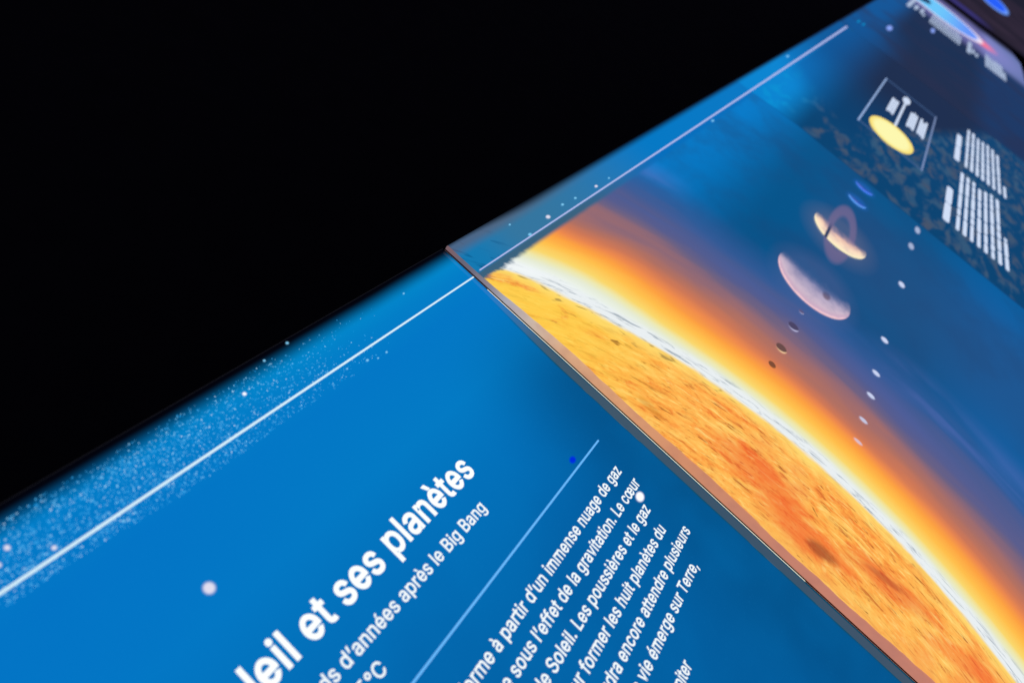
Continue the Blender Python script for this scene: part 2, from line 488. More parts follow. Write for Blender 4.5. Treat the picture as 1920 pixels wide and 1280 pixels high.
g = NG('blue_print')
u, vv, pv = g.plan(U1, -0.3)
c = g.ramp(vv, [(-0.5, (0, 88, 152)), (-0.3, (0, 92, 157)), (-0.1, (0, 98, 168)), (0.0, (0, 114, 190)),
                (0.07, (0, 127, 204)), (0.15, (0, 124, 206)), (0.185, (0, 132, 208)), (0.205, (0, 142, 212)),
                (0.24, (0, 130, 204))], lo=-0.5, hi=0.26)
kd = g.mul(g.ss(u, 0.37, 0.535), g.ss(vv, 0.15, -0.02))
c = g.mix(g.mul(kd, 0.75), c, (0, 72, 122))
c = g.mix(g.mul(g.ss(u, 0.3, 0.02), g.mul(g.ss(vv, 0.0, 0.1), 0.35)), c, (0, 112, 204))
n1 = g.noise(pv, 5.0, 3)
c = g.mix(g.mul(g.ss(n1, 0.4, 0.7), 0.22), c, (0, 128, 205))
nk = g.noise(pv, 420, 2, 0.7)
c = g.mix(g.mul(g.ss(nk, 0.58, 0.85), 0.12), c, (30, 140, 215))
c = g.mix(0.16, c, (0, 86, 142))
edge = g.add(vv, g.mul(g.sub(g.noise(pv, 12, 2), 0.5), 0.002))
c = g.mix(g.ss(edge, 0.1985, 0.2225), c, (0, 1, 6))  # backlight falloff at the back edge, painted into the colour
# shading beside the raised box, painted into the print as a dark strip
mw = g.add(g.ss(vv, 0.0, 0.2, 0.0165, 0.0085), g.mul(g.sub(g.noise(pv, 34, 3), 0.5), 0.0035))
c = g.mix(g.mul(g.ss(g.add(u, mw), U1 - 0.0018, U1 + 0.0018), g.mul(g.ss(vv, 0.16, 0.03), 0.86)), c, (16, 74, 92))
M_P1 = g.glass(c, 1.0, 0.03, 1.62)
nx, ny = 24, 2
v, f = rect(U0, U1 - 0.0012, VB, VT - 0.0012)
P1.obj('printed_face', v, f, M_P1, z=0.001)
# thin bright line along the back edge of the sheet
v, f = box(U0, U1 - 0.0012, VT - 0.0012, VT - 0.0007, 0.0, 0.0012)
P1.obj('sheet_edge', v, f, ink('dim_sheet_edge', (26, 26, 32)))

v, f = [(U0, 0.1709, 0), (U1 - 0.0014, 0.1719, 0), (U1 - 0.0014, 0.1739, 0), (U0, 0.1742, 0)], [(0, 1, 2, 3)]
P1.obj('timeline_rule', v, f, LINEW, z=0.0016)
v, f = rect(-0.55, 0.4796, -0.0655, -0.0634)
P1.obj('divider_rule', v, f, RULEB, z=0.0016)

ZT = 0.0017
lettering(P1, 'title_lettering', 'Le Soleil et ses planètes', 0.3378, 0.0093, 'l', 0.0253, 'l et ses planètes', '', 0.3378 - 0.1205, 0.020, WHITE, ZT)
lettering(P1, 'subtitle_lettering', '9,2 milliards d’années après le Big Bang', 0.3172, -0.0217, 'B', 0.0121, 'd’années après le Big Bang', 'd', 0.3172 - 0.1464, 0.0135, BODYW, ZT)
lettering(P1, 'temperature_lettering', '5°C', 0.1594, -0.0444, 'C', 0.0118, 'd’années après le Big Bang', 'd', 0.3172 - 0.1464, 0.0135, BODYW, ZT)
lines = [
    ('Le Soleil se forme à partir d’un immense nuage de gaz', 0.4684, -0.1047, 'à partir d’un immense nuage de gaz', 'à', 0.4684 - 0.2356),
    ('et s’effondre sous l’effet de la gravitation. Le cœur', 0.4740, -0.1282, 's l’effet de la gravitation. Le cœur', 's', 0.4740 - 0.2557),
    ('devient le Soleil. Les poussières et le gaz', 0.4562, -0.1521, 'Soleil. Les poussières et le gaz', '', 0.4562 - 0.2499),
    ('pour former les huit planètes du', 0.4502, -0.1765, 'les huit planètes du', '', 0.4502 - 0.3206),
    ('faudra encore attendre plusieurs', 0.4732, -0.1999, 'a encore attendre plusieurs', 'a', 0.4732 - 0.2981),
    ('la vie émerge sur Terre,', 0.4443, -0.2235, 'vie émerge sur Terre,', '', 0.4443 - 0.3028),
    ('Jupiter', 0.3495, -0.2562, 'iter', '', 0.3495 - 0.3315),
]
for s, ue, vb, wa, wb, du in lines:
    lettering(P1, 'text_line', s, ue, vb, 'L', 0.0124, wa, wb, du, 0.0145, BODYW, ZT)

# star dust: far too many to count
g = NG('star_dust')
at = g.attr('tone')
c = g.ramp(at.outputs['Fac'], [(0.0, (20, 150, 226)), (0.35, (84, 186, 244)), (0.75, (140, 212, 250)), (1.0, (210, 236, 255))])
M_DUST = g.decal(c, 0.92)
V, F, T = [], [], []
n = 0
while n < 5600:
    x = random.uniform(-0.06, 0.46)
    y = random.uniform(0.157, 0.2155)
    lo = 0.1585 + 0.002 * math.sin(x * 31) + 0.0025 * math.sin(x * 13 + 1)
    if y < lo:
        continue
    dens = 1.0 if x < 0.14 else max(0.0, 1 - (x - 0.14) / 0.27) ** 1.6
    if y > 0.2:
        dens *= 0.4 + 0.6 * (0.2155 - y) / 0.0155
    clump = 0.55 + 0.45 * math.sin(x * 90 + 3 * math.sin(y * 160)) * math.sin(y * 230 + x * 40)
    if random.random() > dens * (0.35 + 0.65 * clump):
        continue
    r = random.choice((0.0003, 0.0003, 0.0004, 0.0005, 0.00062)) * random.uniform(0.75, 1.2)
    t = min(1, random.random() ** 1.7 * (0.6 + 0.4 * r / 0.0007))
    a0 = random.uniform(0, 6.28)
    o = len(V)
    k = 5
    e = random.uniform(0.7, 1.5)
    V += [(x + r * e * math.cos(a0 + 6.2832 * i / k), y + r / e * math.sin(a0 + 6.2832 * i / k), 0) for i in range(k)]
    F.append(tuple(range(o, o + k)))
    T += [t] * k
    n += 1
dust = P1.obj('star_dust', V, F, M_DUST, z=0.0014, attr=T)
dust['kind'] = 'stuff'


def soft_mat(name, c, strength=1.0, amount=1.0):
    g = NG(name)
    a = g.attr('tone')
    return g.decal(c, g.mul(a.outputs['Fac'], amount), strength)


M_STAR = soft_mat('white_star', (245, 245, 255), 1.1)
M_PEARL = soft_mat('pearl_star', (225, 222, 240), 1.0)
M_FAINT = soft_mat('faint_star', (130, 205, 245), 1.0, 0.9)
M_BLUE = soft_mat('deep_blue_dot', (0, 40, 225), 1.0, 0.95)
for x, y, rx, ry, m, core in [
        (0.1115, 0.0894, 0.0048, 0.0056, M_PEARL, 0.55), (0.4597, -0.1351, 0.0078, 0.0060, M_STAR, 0.6),
        (0.4326, -0.0554, 0.0062, 0.0046, M_BLUE, 0.5),
        (0.2302, 0.2001, 0.0022, 0.0023, M_STAR, 0.5), (0.2947, 0.2209, 0.0021, 0.0020, M_FAINT, 0.4),
        (0.2654, 0.2173, 0.0016, 0.0016, M_FAINT, 0.5), (0.0435, 0.1960, 0.0021, 0.0027, M_PEARL, 0.5),
        (0.0616, 0.1782, 0.0019, 0.0023, M_PEARL, 0.5), (0.0347, 0.1892, 0.0018, 0.0025, M_PEARL, 0.5),
        (0.1011, 0.1663, 0.0013, 0.0015, M_FAINT, 0.5), (0.4403, 0.2019, 0.0018, 0.0014, M_FAINT, 0.5),
        (0.3667, 0.1576, 0.0017, 0.0014, M_FAINT, 0.5), (0.3436, 0.1621, 0.0021, 0.0017, M_FAINT, 0.5),
        (0.3543, 0.1576, 0.0014, 0.0011, M_FAINT, 0.5), (0.3203, 0.1666, 0.0014, 0.0012, M_FAINT, 0.5)]:
    v, f, a = soft(x, y, rx, ry, core)
    P1.obj('star' if m is not M_BLUE else 'blue_dot', v, f, m, z=0.0019, attr=a)

# ================================================================== light box 2: the sun and its planets
SU, SV, SR = -0.0879, -0.3058, 0.7958
LIFT = 0.020
O2 = (U2, -0.3)
P2 = Panel('raised_light_table', 'raised light table printed with a glowing orange sun and a row of planets',
           'light table', U2, -0.3, STEP, 'light tables in a row')
v, f = box(U1 + 0.0006, U2, VB, VT - 0.004, cab - STEP, -STEP)
P2.obj('cabinet', v, f, DARK)

# clear acrylic slab whose cut edge has the print's leaked light painted in
g = NG('acrylic_edge')
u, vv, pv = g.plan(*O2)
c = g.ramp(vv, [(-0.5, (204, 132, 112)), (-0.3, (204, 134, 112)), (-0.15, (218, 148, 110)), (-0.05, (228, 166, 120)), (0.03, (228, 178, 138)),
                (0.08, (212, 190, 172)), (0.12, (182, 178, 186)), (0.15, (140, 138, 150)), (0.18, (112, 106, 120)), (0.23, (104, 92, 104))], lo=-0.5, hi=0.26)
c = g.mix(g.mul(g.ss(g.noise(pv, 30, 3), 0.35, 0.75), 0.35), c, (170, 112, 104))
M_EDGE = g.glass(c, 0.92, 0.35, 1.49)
P2.bend = 0.008
VT2 = 0.2226


def slab(x0, x1, y0, y1, z0, z1, flat=False, n=120):
    V, F = [], []
    for i in range(n + 1):
        y = y0 + (y1 - y0) * i / n
        lo = z0 + P2.bend * smooth(y, 0.0, 0.2)          # the underside stays flat
        hi = z1 + (lo - z0 if flat else 0.0)
        V += [(x0, y, lo), (x1, y, lo), (x1, y, hi), (x0, y, hi)]
    for i in range(n):
        a = 4 * i
        for k in range(4):
            F.append((a + k, a + (k + 1) % 4, a + 4 + (k + 1) % 4, a + 4 + k))
    F += [(3, 2, 1, 0), (4 * n, 4 * n + 1, 4 * n + 2, 4 * n + 3)]
    return V, F


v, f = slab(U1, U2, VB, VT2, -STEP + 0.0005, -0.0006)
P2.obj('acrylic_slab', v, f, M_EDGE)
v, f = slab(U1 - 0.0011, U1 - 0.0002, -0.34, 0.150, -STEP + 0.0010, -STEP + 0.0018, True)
P2.obj('edge_highlight', v, f, ink('painted_highlight', (255, 246, 222), 1.1))  # edge highlight at the slab's foot, painted as a thin glowing bar
v, f = slab(U1 - 0.0012, U1 - 0.0001, VB, VT2, -STEP + 0.0019, -STEP + 0.0029, True)
P2.obj('shadow_gap', v, f, matte('black_shadow_strip', (0.004, 0.004, 0.004), 0.5))  # shadow gap along the slab's foot, put in as a black strip

# the print
g = NG('sun_print')
u, vv, pv = g.plan(*O2)
du, dv = g.sub(u, SU), g.sub(vv, SV)
d0 = g.sub(g.m('SQRT', g.add(g.mul(du, du), g.mul(dv, dv))), SR)
nlow = g.noise(pv, 6, 4, 0.6)
arc = g.mul(g.m('ARCTAN2', dv, du), SR)
tang = g.vec(d0, g.mul(arc, 0.34))
tang = tang
nmid = g.noise(tang, 34, 5, 0.62, 0.5)
nhi = g.noise(tang, 105, 4, 0.68, 0.7)
nfl = g.noise(g.vec(d0, g.mul(arc, 0.30)), 95, 2, 0.55, 0.5)
# sky behind everything
bg = g.mix(g.ss(vv, -0.06, 0.17), (0, 84, 138), (0, 124, 203))
bg = g.mix(g.mul(g.ss(vv, -0.36, -0.62), g.ss(u, 2.1, 1.5)), bg, (0, 98, 168))
bg = g.mix(g.mul(g.ss(g.noise(g.vec(g.mul(u, 0.8), vv), 4.5, 4, 0.6), 0.4, 0.68), 0.45), bg, (20, 68, 118))
bg = g.mix(g.mul(g.ss(u, 0.9, 1.3), g.mul(g.ss(u, 1.8, 1.4), g.mul(g.ss(vv, -0.08, -0.25), 0.6))), bg, (36, 76, 126))
# mottled belt beyond the planets
lift = g.ss(vv, 0.0, 0.12)
edgeb = g.add(g.add(2.02, g.mul(g.m('MAXIMUM', g.sub(-0.1, vv), 0.0), 2.75)), g.mul(g.m('MAXIMUM', vv, 0.0), 1.2))
belt = g.mul(g.ss(u, 1.772, 1.79), g.sub(1.0, g.ss(g.sub(u, edgeb), -0.12, 0.16)))
mot = g.ss(g.noise(g.vec(g.mul(u, 0.45), vv), 27, 3, 0.5, 0.6), 0.44, 0.64)
mc = g.mix(g.ss(g.noise(pv, 7, 2), 0.35, 0.65), (62, 100, 128), (92, 94, 100))
mc = g.mix(g.ss(vv, -0.02, 0.1), mc, (0, 150, 214))
floorc = g.mix(lift, (0, 66, 112), (0, 132, 208))
sparse = g.add(g.ss(g.noise(g.vec(g.mul(u, 0.5), vv), 11, 1), 0.46, 0.58), g.ss(vv, -0.06, -0.24))
beltc = g.mix(g.mul(g.m('MINIMUM', sparse, 1.0), g.mul(mot, 0.55)), floorc, mc)
farc = g.mix(g.ss(vv, -0.1, 0.17), (22, 42, 74), (0, 84, 150))
farc = g.mix(g.ss(u, 2.9, 2.1), farc, g.mix(g.ss(vv, -0.05, 0.17), (0, 62, 108), (0, 112, 188)))
farc = g.mix(g.ss(vv, -0.45, -0.7), farc, (12, 54, 100))
bg = g.mix(g.ss(u, 1.765, 1.785), bg, farc)
bg = g.mix(belt, bg, beltc)
# glow round the sun
off = g.curve(vv, [(-0.8, 0.0), (-0.1, 0.0), (0.0, 0.010), (0.06, 0.022), (0.12, 0.029), (0.25, 0.031)])
wisp = g.noise(g.vec(g.mul(d0, 1.6), g.mul(arc, 0.5)), 8, 3, 0.5, 0.4)
de = g.add(g.sub(d0, off), g.mul(g.sub(wisp, 0.5), g.mul(g.ss(d0, 0.03, 0.25), 0.13)))
de = g.add(de, g.mul(g.sub(nhi, 0.5), 0.004))
glow = g.ramp(de, [(-0.05, (250, 250, 236)), (0.0, (236, 244, 240)), (0.018, (230, 236, 214)), (0.030, (238, 232, 172)), (0.041, (250, 216, 108)),
                   (0.062, (255, 192, 76)), (0.086, (253, 162, 64)), (0.105, (238, 138, 76)), (0.126, (206, 120, 86)), (0.150, (176, 112, 98)),
                   (0.180, (148, 106, 115)), (0.215, (112, 98, 128)), (0.25, (86, 92, 140)), (0.32, (50, 90, 150)), (0.45, (20, 86, 148))], lo=-0.05, hi=0.5)
glow = g.mix(g.mul(g.ss(wisp, 0.45, 0.75), g.mul(g.ss(de, 0.22, 0.3), 0.35)), glow, (94, 100, 168))
skyc = g.mix(g.ss(de, 0.27, 0.44), glow, bg)
purple = g.mul(g.mul(g.ss(de, 0.30, 0.36), g.ss(de, 0.46, 0.38)), g.ss(wisp, 0.35, 0.72))
skyc = g.mix(g.mul(purple, g.mul(g.add(g.ss(vv, 0.06, 0.14), g.ss(vv, -0.3, -0.45)), 0.45)), skyc, (92, 112, 186))
skyc = g.mix(g.ss(u, 1.765, 1.785), skyc, bg)
# the disc of the sun
sunc = g.ramp(g.add(g.mul(nmid, 0.6), g.mul(nhi, 0.4)),
              [(0.30, (206, 92, 40)), (0.39, (243, 136, 58)), (0.46, (255, 170, 74)), (0.55, (255, 190, 90)), (0.68, (255, 214, 116))])
strk = g.noise(g.vec(d0, g.mul(arc, 0.17)), 160, 4, 0.65, 0.8)
sunc = g.mix(g.mul(g.ss(strk, 0.47, 0.30), 0.8), sunc, (196, 100, 42))
sunc = g.mix(g.mul(g.ss(strk, 0.53, 0.70), 0.8), sunc, (255, 222, 128))
stk2 = g.noise(g.vec(g.add(d0, 3.1), g.mul(arc, 0.12)), 230, 3, 0.6, 0.5)
sunc = g.mix(g.mul(g.ss(stk2, 0.40, 0.30), 0.75), sunc, (150, 76, 34))
red = g.mul(g.ss(nlow, 0.50, 0.66), g.mul(g.ss(vv, -0.02, -0.2), g.ss(d0, 0.0, -0.06)))
sunc = g.mix(g.mul(red, 0.45), sunc, g.mix(nhi, (232, 92, 52), (255, 140, 76)))


def blot(g, cu, cv, ru, rv, tilt=0.0):
    a, b = g.sub(u, cu), g.sub(vv, cv)
    ct, st = math.cos(tilt), math.sin(tilt)
    x = g.add(g.mul(a, ct / ru), g.mul(b, st / ru))
    y = g.add(g.mul(a, -st / rv), g.mul(b, ct / rv))
    q = g.m('SQRT', g.add(g.mul(x, x), g.mul(y, y)))
    return g.ss(g.add(q, g.mul(g.sub(nmid, 0.5), 1.3)), 1.25, 0.45)


for cu, cv, ru, rv, t, cc, k in [
        (0.580, -0.315, 0.026, 0.085, 0.1, (242, 100, 48), 0.8), (0.605, -0.235, 0.032, 0.075, 0.0, (240, 92, 46), 0.75),
        (0.615, -0.435, 0.020, 0.075, 0.1, (236, 88, 46), 0.75), (0.60, -0.53, 0.018, 0.06, 0.2, (244, 104, 52), 0.6),
        (0.577, -0.340, 0.011, 0.024, 0.1, (138, 62, 40), 0.9), (0.618, -0.425, 0.006, 0.035, 0.15, (168, 66, 46), 0.7),
        (0.562, -0.085, 0.006, 0.02, 0.0, (196, 112, 30), 0.6)]:
    sunc = g.mix(g.mul(blot(g, cu, cv, ru, rv, t), k * 0.72), sunc, cc)
sunc = g.mix(g.mul(g.ss(vv, -0.15, -0.3), g.mul(g.ss(u, 0.568, 0.542), 0.55)), sunc, (252, 192, 96))
yel = g.mul(g.ss(vv, -0.14, 0.08), 0.72)
sunc = g.mix(g.mul(yel, g.ss(nmid, 0.26, 0.46)), sunc, (255, 214, 76))
fleck = g.mul(g.ss(nfl, 0.31, 0.24), g.mul(g.ss(d0, -0.01, -0.02), g.ss(nlow, 0.42, 0.5)))
sunc = g.mix(g.mul(fleck, 0.7), sunc, (120, 64, 28))
# bright rim with dark hair lines
dr = g.sub(g.add(d0, g.mul(g.sub(nmid, 0.5), 0.016)), g.ss(vv, 0.0, 0.15, 0.0, LIFT))
rimc = g.mix(g.mul(g.ss(g.noise(g.vec(d0, g.mul(arc, 0.16)), 150, 4, 0.65, 0.6), 0.50, 0.30), 0.9), (234, 240, 242), (146, 160, 172))
fl2 = g.mul(g.ss(nfl, 0.43, 0.34), g.mul(g.ss(dr, -0.03, -0.018), g.ss(dr, -0.006, -0.010)))
sunc = g.mix(g.mul(g.ss(dr, -0.032, -0.008), 0.75), sunc, (255, 224, 116))
sunc = g.mix(g.ss(dr, -0.011, -0.002), sunc, rimc)
sunc = g.mix(g.mul(fl2, g.mul(g.ss(vv, -0.3, -0.1), 0.6)), sunc, (120, 96, 60))
art = g.mix(g.ss(dr, 0.008, 0.022), sunc, skyc)
# bright top left
art = g.mix(g.mul(g.mul(g.ss(vv, 0.05, 0.15), g.mul(g.ss(d0, 0.055, 0.01), g.ss(dr, -0.004, 0.004))), 0.6), art, (250, 255, 255))
# the picture starts under the timeline; above it a plain strip
jag = g.mul(g.sub(g.noise(tang, 70, 4, 0.7), 0.5), g.ss(u, 0.68, 0.56, 0.001, 0.026))
under = g.mix(g.ss(u, 0.75, 1.15), (58, 98, 126), (0, 110, 188))
over = g.mix(g.ss(u, 0.7, 1.15), (52, 118, 160), (0, 120, 196))
over = g.mix(g.mul(g.ss(u, 0.66, 0.56), 0.8), over, (0, 122, 182))
hair = g.ss(g.noise(g.vec(d0, g.mul(arc, 0.2)), 120, 3, 0.6, 0.4), 0.45, 0.33)
over = g.mix(g.mul(hair, g.mul(g.ss(u, 0.64, 0.58), 0.6)), over, (0, 72, 124))
strip = g.mix(g.ss(vv, 0.169, 0.174), under, over)
strip = g.mix(g.ss(u, 1.765, 1.785), strip, g.mix(g.ss(u, 2.2, 3.2), (0, 132, 208), (0, 92, 158)))
fade = g.ss(g.add(vv, jag), 0.1555, 0.1645)
fade = g.mul(fade, g.ss(u, 2.4, 1.4, 0.35, 1.0))
art = g.mix(fade, art, strip)
art = g.mix(g.mul(g.mul(g.ss(vv, 0.198, 0.216), g.ss(u, 1.0, 0.56)), 0.65), art, (92, 92, 106))
art = g.mix(g.mul(g.ss(vv, g.ss(u, 0.55, 0.75, 0.217, 0.206), 0.224), g.ss(u, 0.54, 0.7, 0.75, 1.0)), art, (2, 2, 6))  # the backlight dying out at the back is part of the painted colour
M_P2 = g.glass(art, 1.0, 0.03, 1.49)

# printed film: its left cut wanders a little, and shows the slab beside it
random.seed(3)
Nn = 160
left = []
w = 0.0
for i in range(Nn + 1):
    y = VB + 0.001 + (VT2 - 0.0002 - VB - 0.001) * i / Nn
    w = 0.86 * w + random.uniform(-0.0008, 0.0008)
    left.append((U1 + 0.0018 + w * (1.0 if y < 0.1 else 0.3) + 0.0012 * math.sin(y * 23) * (y < 0.12), y))


def film(x_of_right, y_lim=None):
    V, F = [], []
    for x, y in left:
        V.append((x, y, 0))
        V.append((x_of_right(y), y, 0))
    for i in range(len(left) - 1):
        F.append((2 * i, 2 * i + 1, 2 * i + 3, 2 * i + 2))
    return V, F


v, f = film(lambda y: U2 - 0.001)
P2.obj('printed_face', v, f, M_P2, z=0.0)
# the sun itself, printed on the film
V, F = [], []
ok = [(x, y) for x, y in left if y < 0.158]
for x, y in ok:
    V.append((x + 0.0002, y, 0))
    V.append((SU + math.sqrt(max(0, (SR + 0.016 + LIFT) ** 2 - (y - SV) ** 2)), y, 0))
for i in range(len(ok) - 1):
    F.append((2 * i, 2 * i + 1, 2 * i + 3, 2 * i + 2))
P2.obj('sun', V, F, M_P2, z=0.0004)

Z2 = 0.0010
v, f = [(U1 + 0.006, 0.1722, 0), (U2 - 0.002, 0.1695, 0), (U2 - 0.002, 0.1785, 0), (U1 + 0.006, 0.1740, 0)], [(0, 1, 2, 3)]
P2.obj('timeline_rule', v, f, LINE2, z=Z2)
v, f = rect(U2 - 0.018, U2 - 0.0015, VB + 0.01, 0.165)
P2.obj('end_rule', v, f, ink('faint_blue_rule', (26, 84, 130)), z=Z2)
for x, y, rx, ry, k in [(0.7268, 0.1831, 0.0064, 0.0040, 1), (0.6668, 0.1759, 0.0050, 0.0030, 0), (0.7756, 0.1871, 0.0046, 0.0026, 0),
                        (0.8125, 0.1848, 0.0044, 0.0025, 0), (0.8803, 0.1827, 0.0055, 0.0030, 1), (0.9276, 0.1825, 0.0040, 0.0020, 0),
                        (0.6535, 0.2034, 0.0028, 0.0018, 0), (1.4326, 0.1634, 0.0096, 0.0036, 0), (2.3099, 0.2013, 0.02, 0.005, 0)]:
    v, f, a = soft(x, y, rx, ry, 0.45)
    P2.obj('star', v, f, M_PEARL if k else M_FAINT, z=Z2, attr=a)


def planet_mat(name, cu, cv, r, ramp, term, soft_w, extra=None):
    """printed planet lit from the sun's side; the night side fades into the print"""
    g = NG(name)
    u, vv, pv = g.plan(*O2)
    x = g.m('DIVIDE', g.sub(u, cu), r)
    y = g.m('DIVIDE', g.sub(vv, cv), r)
    q = g.m('SQRT', g.add(g.mul(x, x), g.mul(y, y)))
    nz = g.noise(pv, 0.35 / r * 6, 4, 0.65)
    t = g.add(x, g.mul(g.sub(nz, 0.5), 0.6))
    lim = g.add(x, g.m('SQRT', g.m('MAXIMUM', g.sub(1.0, g.mul(y, y)), 0.0)))     # distance in from the lit limb
    c = g.ramp(g.add(lim, g.mul(g.sub(nz, 0.5), 0.3)), ramp)
    c = g.mix(g.mul(g.ss(nz, 0.42, 0.65), g.mul(g.ss(lim, 0.12, 0.3), 0.35)), c, (150, 140, 172))
    if extra:
        c = extra(g, u, vv, c)
    al = g.mul(g.ss(q, 1.0, 0.965), g.ss(t, term + soft_w, term - soft_w))
    return g.decal(c, al)


def disc_planet(name, cu, cv, r, mat, z=Z2, label=None):
    v, f = ell(cu, cv, r, r, 64)
    o = P2.obj('planet', v, f, mat, z=z)
    if label:
        o['label'] = label
    return o


def spot(g, u, vv, c):
    a = g.m('DIVIDE', g.sub(u, 1.104), 0.016)
    b = g.m('DIVIDE', g.sub(vv, -0.2255), 0.010)
    q = g.m('SQRT', g.add(g.mul(a, a), g.mul(b, b)))
    return g.mix(g.mul(g.ss(q, 1.1, 0.5), 0.8), c, (104, 84, 104))


mj = planet_mat('pink_planet', 1.110, -0.197, 0.0805,
                [(0.0, (250, 214, 220)), (0.05, (236, 184, 192)), (0.09, (240, 204, 216)), (0.13, (206, 172, 196)), (0.3, (208, 186, 204)), (0.6, (186, 172, 198)), (0.9, (150, 146, 182)), (1.0, (120, 126, 170))],
                0.06, 0.34, spot)
v, f, a = soft(1.105, -0.197, 0.125, 0.105, 0.6)
P2.obj('planet_glow', v, f, soft_mat('mauve_glow', (120, 112, 160), 1.0, 0.12), z=Z2 - 0.0002, attr=a)
disc_planet('planet', 1.110, -0.197, 0.0805, mj, label='largest planet, pink and half lit with an oval spot')

def shade(g, u, vv, c):
    return g.mix(g.ss(g.m('ABSOLUTE', g.sub(g.sub(vv, -0.1735), g.mul(g.sub(u, 1.385), 0.02))), 0.006, 0.0015), c, (44, 62, 100))


# ring first, then the half lit disc over it
v, f, a = soft(1.365, -0.2, 0.13, 0.105, 0.5)
P2.obj('planet_glow', v, f, soft_mat('warm_glow', (160, 140, 140), 1.0, 0.12), z=Z2 - 0.0002, attr=a)
ms = planet_mat('cream_planet', 1.372, -0.2005, 0.0675,
                [(0.0, (252, 246, 190)), (0.10, (255, 238, 200)), (0.35, (255, 226, 196)), (0.7, (240, 198, 178)), (0.95, (180, 150, 160))],
                0.04, 0.28, shade)
sat = disc_planet('planet', 1.372, -0.2005, 0.0675, ms, z=Z2 + 0.0004, label='cream half lit planet with a dim ring')
gr = NG('dim_ring')
a_ = gr.attr('tone')
M_RING = gr.decal((116, 104, 144), gr.mul(a_.outputs['Fac'], 0.8))
V, F, A = [], [], []
nr = 72
for k, (q, t) in enumerate(((0.46, 0.0), (0.62, 0.9), (0.86, 0.8), (1.0, 0.0))):
    for i in range(nr):
        w = 2 * math.pi * i / nr
        x, y = 0.162 * q * math.cos(w), 0.038 * q * math.sin(w)
        V.append((1.386 + x - 0.05 * y, -0.1995 + y + 0.05 * x, 0))
        A.append(t)
for k in range(3):
    for i in range(nr):
        j = (i + 1) % nr
        F.append((k * nr + i, (k + 1) * nr + i, (k + 1) * nr + j, k * nr + j))
ring = P2.obj('ring', V, F, M_RING, parent=sat, z=Z2 + 0.0002, attr=A)

for cu, cv, r, cc in ((1.612, -0.202, 0.0265, (96, 164, 250)), (1.722, -0.204, 0.0275, (74, 130, 252))):
    mm = planet_mat('blue_planet', cu, cv, r, [(0.0, cc), (0.22, cc), (0.5, (44, 92, 200)), (1.0, (30, 70, 160))], -0.15, 0.3)
    disc_planet('planet', cu, cv, r, mm)
    v, f, a = soft(cu - 0.005, cv, r * 1.5, r * 1.4, 0.5)
    P2.obj('planet_glow', v, f, soft_mat('blue_glow', (40, 104, 200), 1.0, 0.35), z=Z2 - 0.0002, attr=a)

for cu, cv, r, dk, lt in ((0.811, -0.193, 0.0075, (112, 70, 52), (150, 90, 50)), (0.8633, -0.1945, 0.0112, (98, 72, 70), (250, 208, 160)),
                          (0.9387, -0.1967, 0.0115, (72, 66, 98), (190, 190, 226)), (0.9955, -0.1978, 0.006, (92, 88, 130), (190, 190, 220))):
    g = NG('small_planet')
    u, vv, pv = g.plan(*O2)
    x = g.m('DIVIDE', g.sub(u, cu), r)
    y = g.m('DIVIDE', g.sub(vv, cv), r)
    q = g.m('SQRT', g.add(g.mul(x, x), g.mul(y, y)))
    lim = g.add(g.add(x, g.mul(y, 0.25)), g.m('SQRT', g.m('MAXIMUM', g.sub(1.0, g.mul(y, y)), 0.0)))
    c = g.mix(g.ss(lim, 0.2, 0.55), lt, dk)
    disc_planet('planet', cu, cv, r, g.decal(c, g.mul(g.ss(q, 1.0, 0.72), 0.92)))

# the little name captions beside the planets: too small to read
for cu, cv, ru, k in ((0.8073, -0.3495, 0.0045, 0.55), (0.8615, -0.3495, 0.0055, 0.75), (0.933, -0.3516, 0.0065, 0.9), (1.002, -0.3512, 0.0075, 0.95),
                      (1.1197, -0.3518, 0.0095, 1.0), (1.3773, -0.359, 0.014, 0.95), (1.6024, -0.3601, 0.022, 0.55), (1.7256, -0.3668, 0.026, 0.55)):
    v, f, a = soft(cu, cv, ru, 0.0092, 0.62)
    P2.obj('caption_mark', v, f, soft_mat('caption_ink', (206, 216, 246), 1.0, k), z=Z2, attr=a)

# scale diagram in a thin frame
fr = ink('frame_line', (150, 178, 222))
fd = ink('frame_line_dim', (66, 92, 134))
x0, x1, y0, y1 = 2.20, 2.98, -0.340, -0.0945
v, f = rect(x0, x1, y1 - 0.006, y1)
fro = P2.obj('diagram_frame', v, f, fr, z=Z2)
v, f = rect(x0, x1, y0, y0 + 0.006)
P2.obj('frame_side', v, f, ink('frame_line_mid', (122, 142, 184)), parent=fro, z=Z2)
for xx in (x0, x1 - 0.012):
    v, f = rect(xx, xx + 0.012, y0 + 0.0062, y1 - 0.0062)
    P2.obj('frame_side', v, f, fd, parent=fro, z=Z2)
g = NG('yellow_disc')
u, vv, pv = g.plan(*O2)
q = g.m('SQRT', g.add(g.m('POWER', g.m('DIVIDE', g.sub(u, 2.315), 0.122), 2.0), g.m('POWER', g.m('DIVIDE', g.sub(vv, -0.2085), 0.085), 2.0)))
c = g.mix(g.ss(q, 0.7, 1.0), (253, 248, 176), (250, 222, 112))
v, f = ell(2.315, -0.2085, 0.122, 0.085, 64)
P2.obj('yellow_sun_icon', v, f, g.decal(c, 1.0), z=Z2 + 0.0003)
v, f = merge([rect(2.42, 2.85, -0.2115, -0.2025), ell(2.875, -0.207, 0.055, 0.0165)])
P2.obj('pointer', v, f, CAPTION, z=Z2)
random.seed(11)
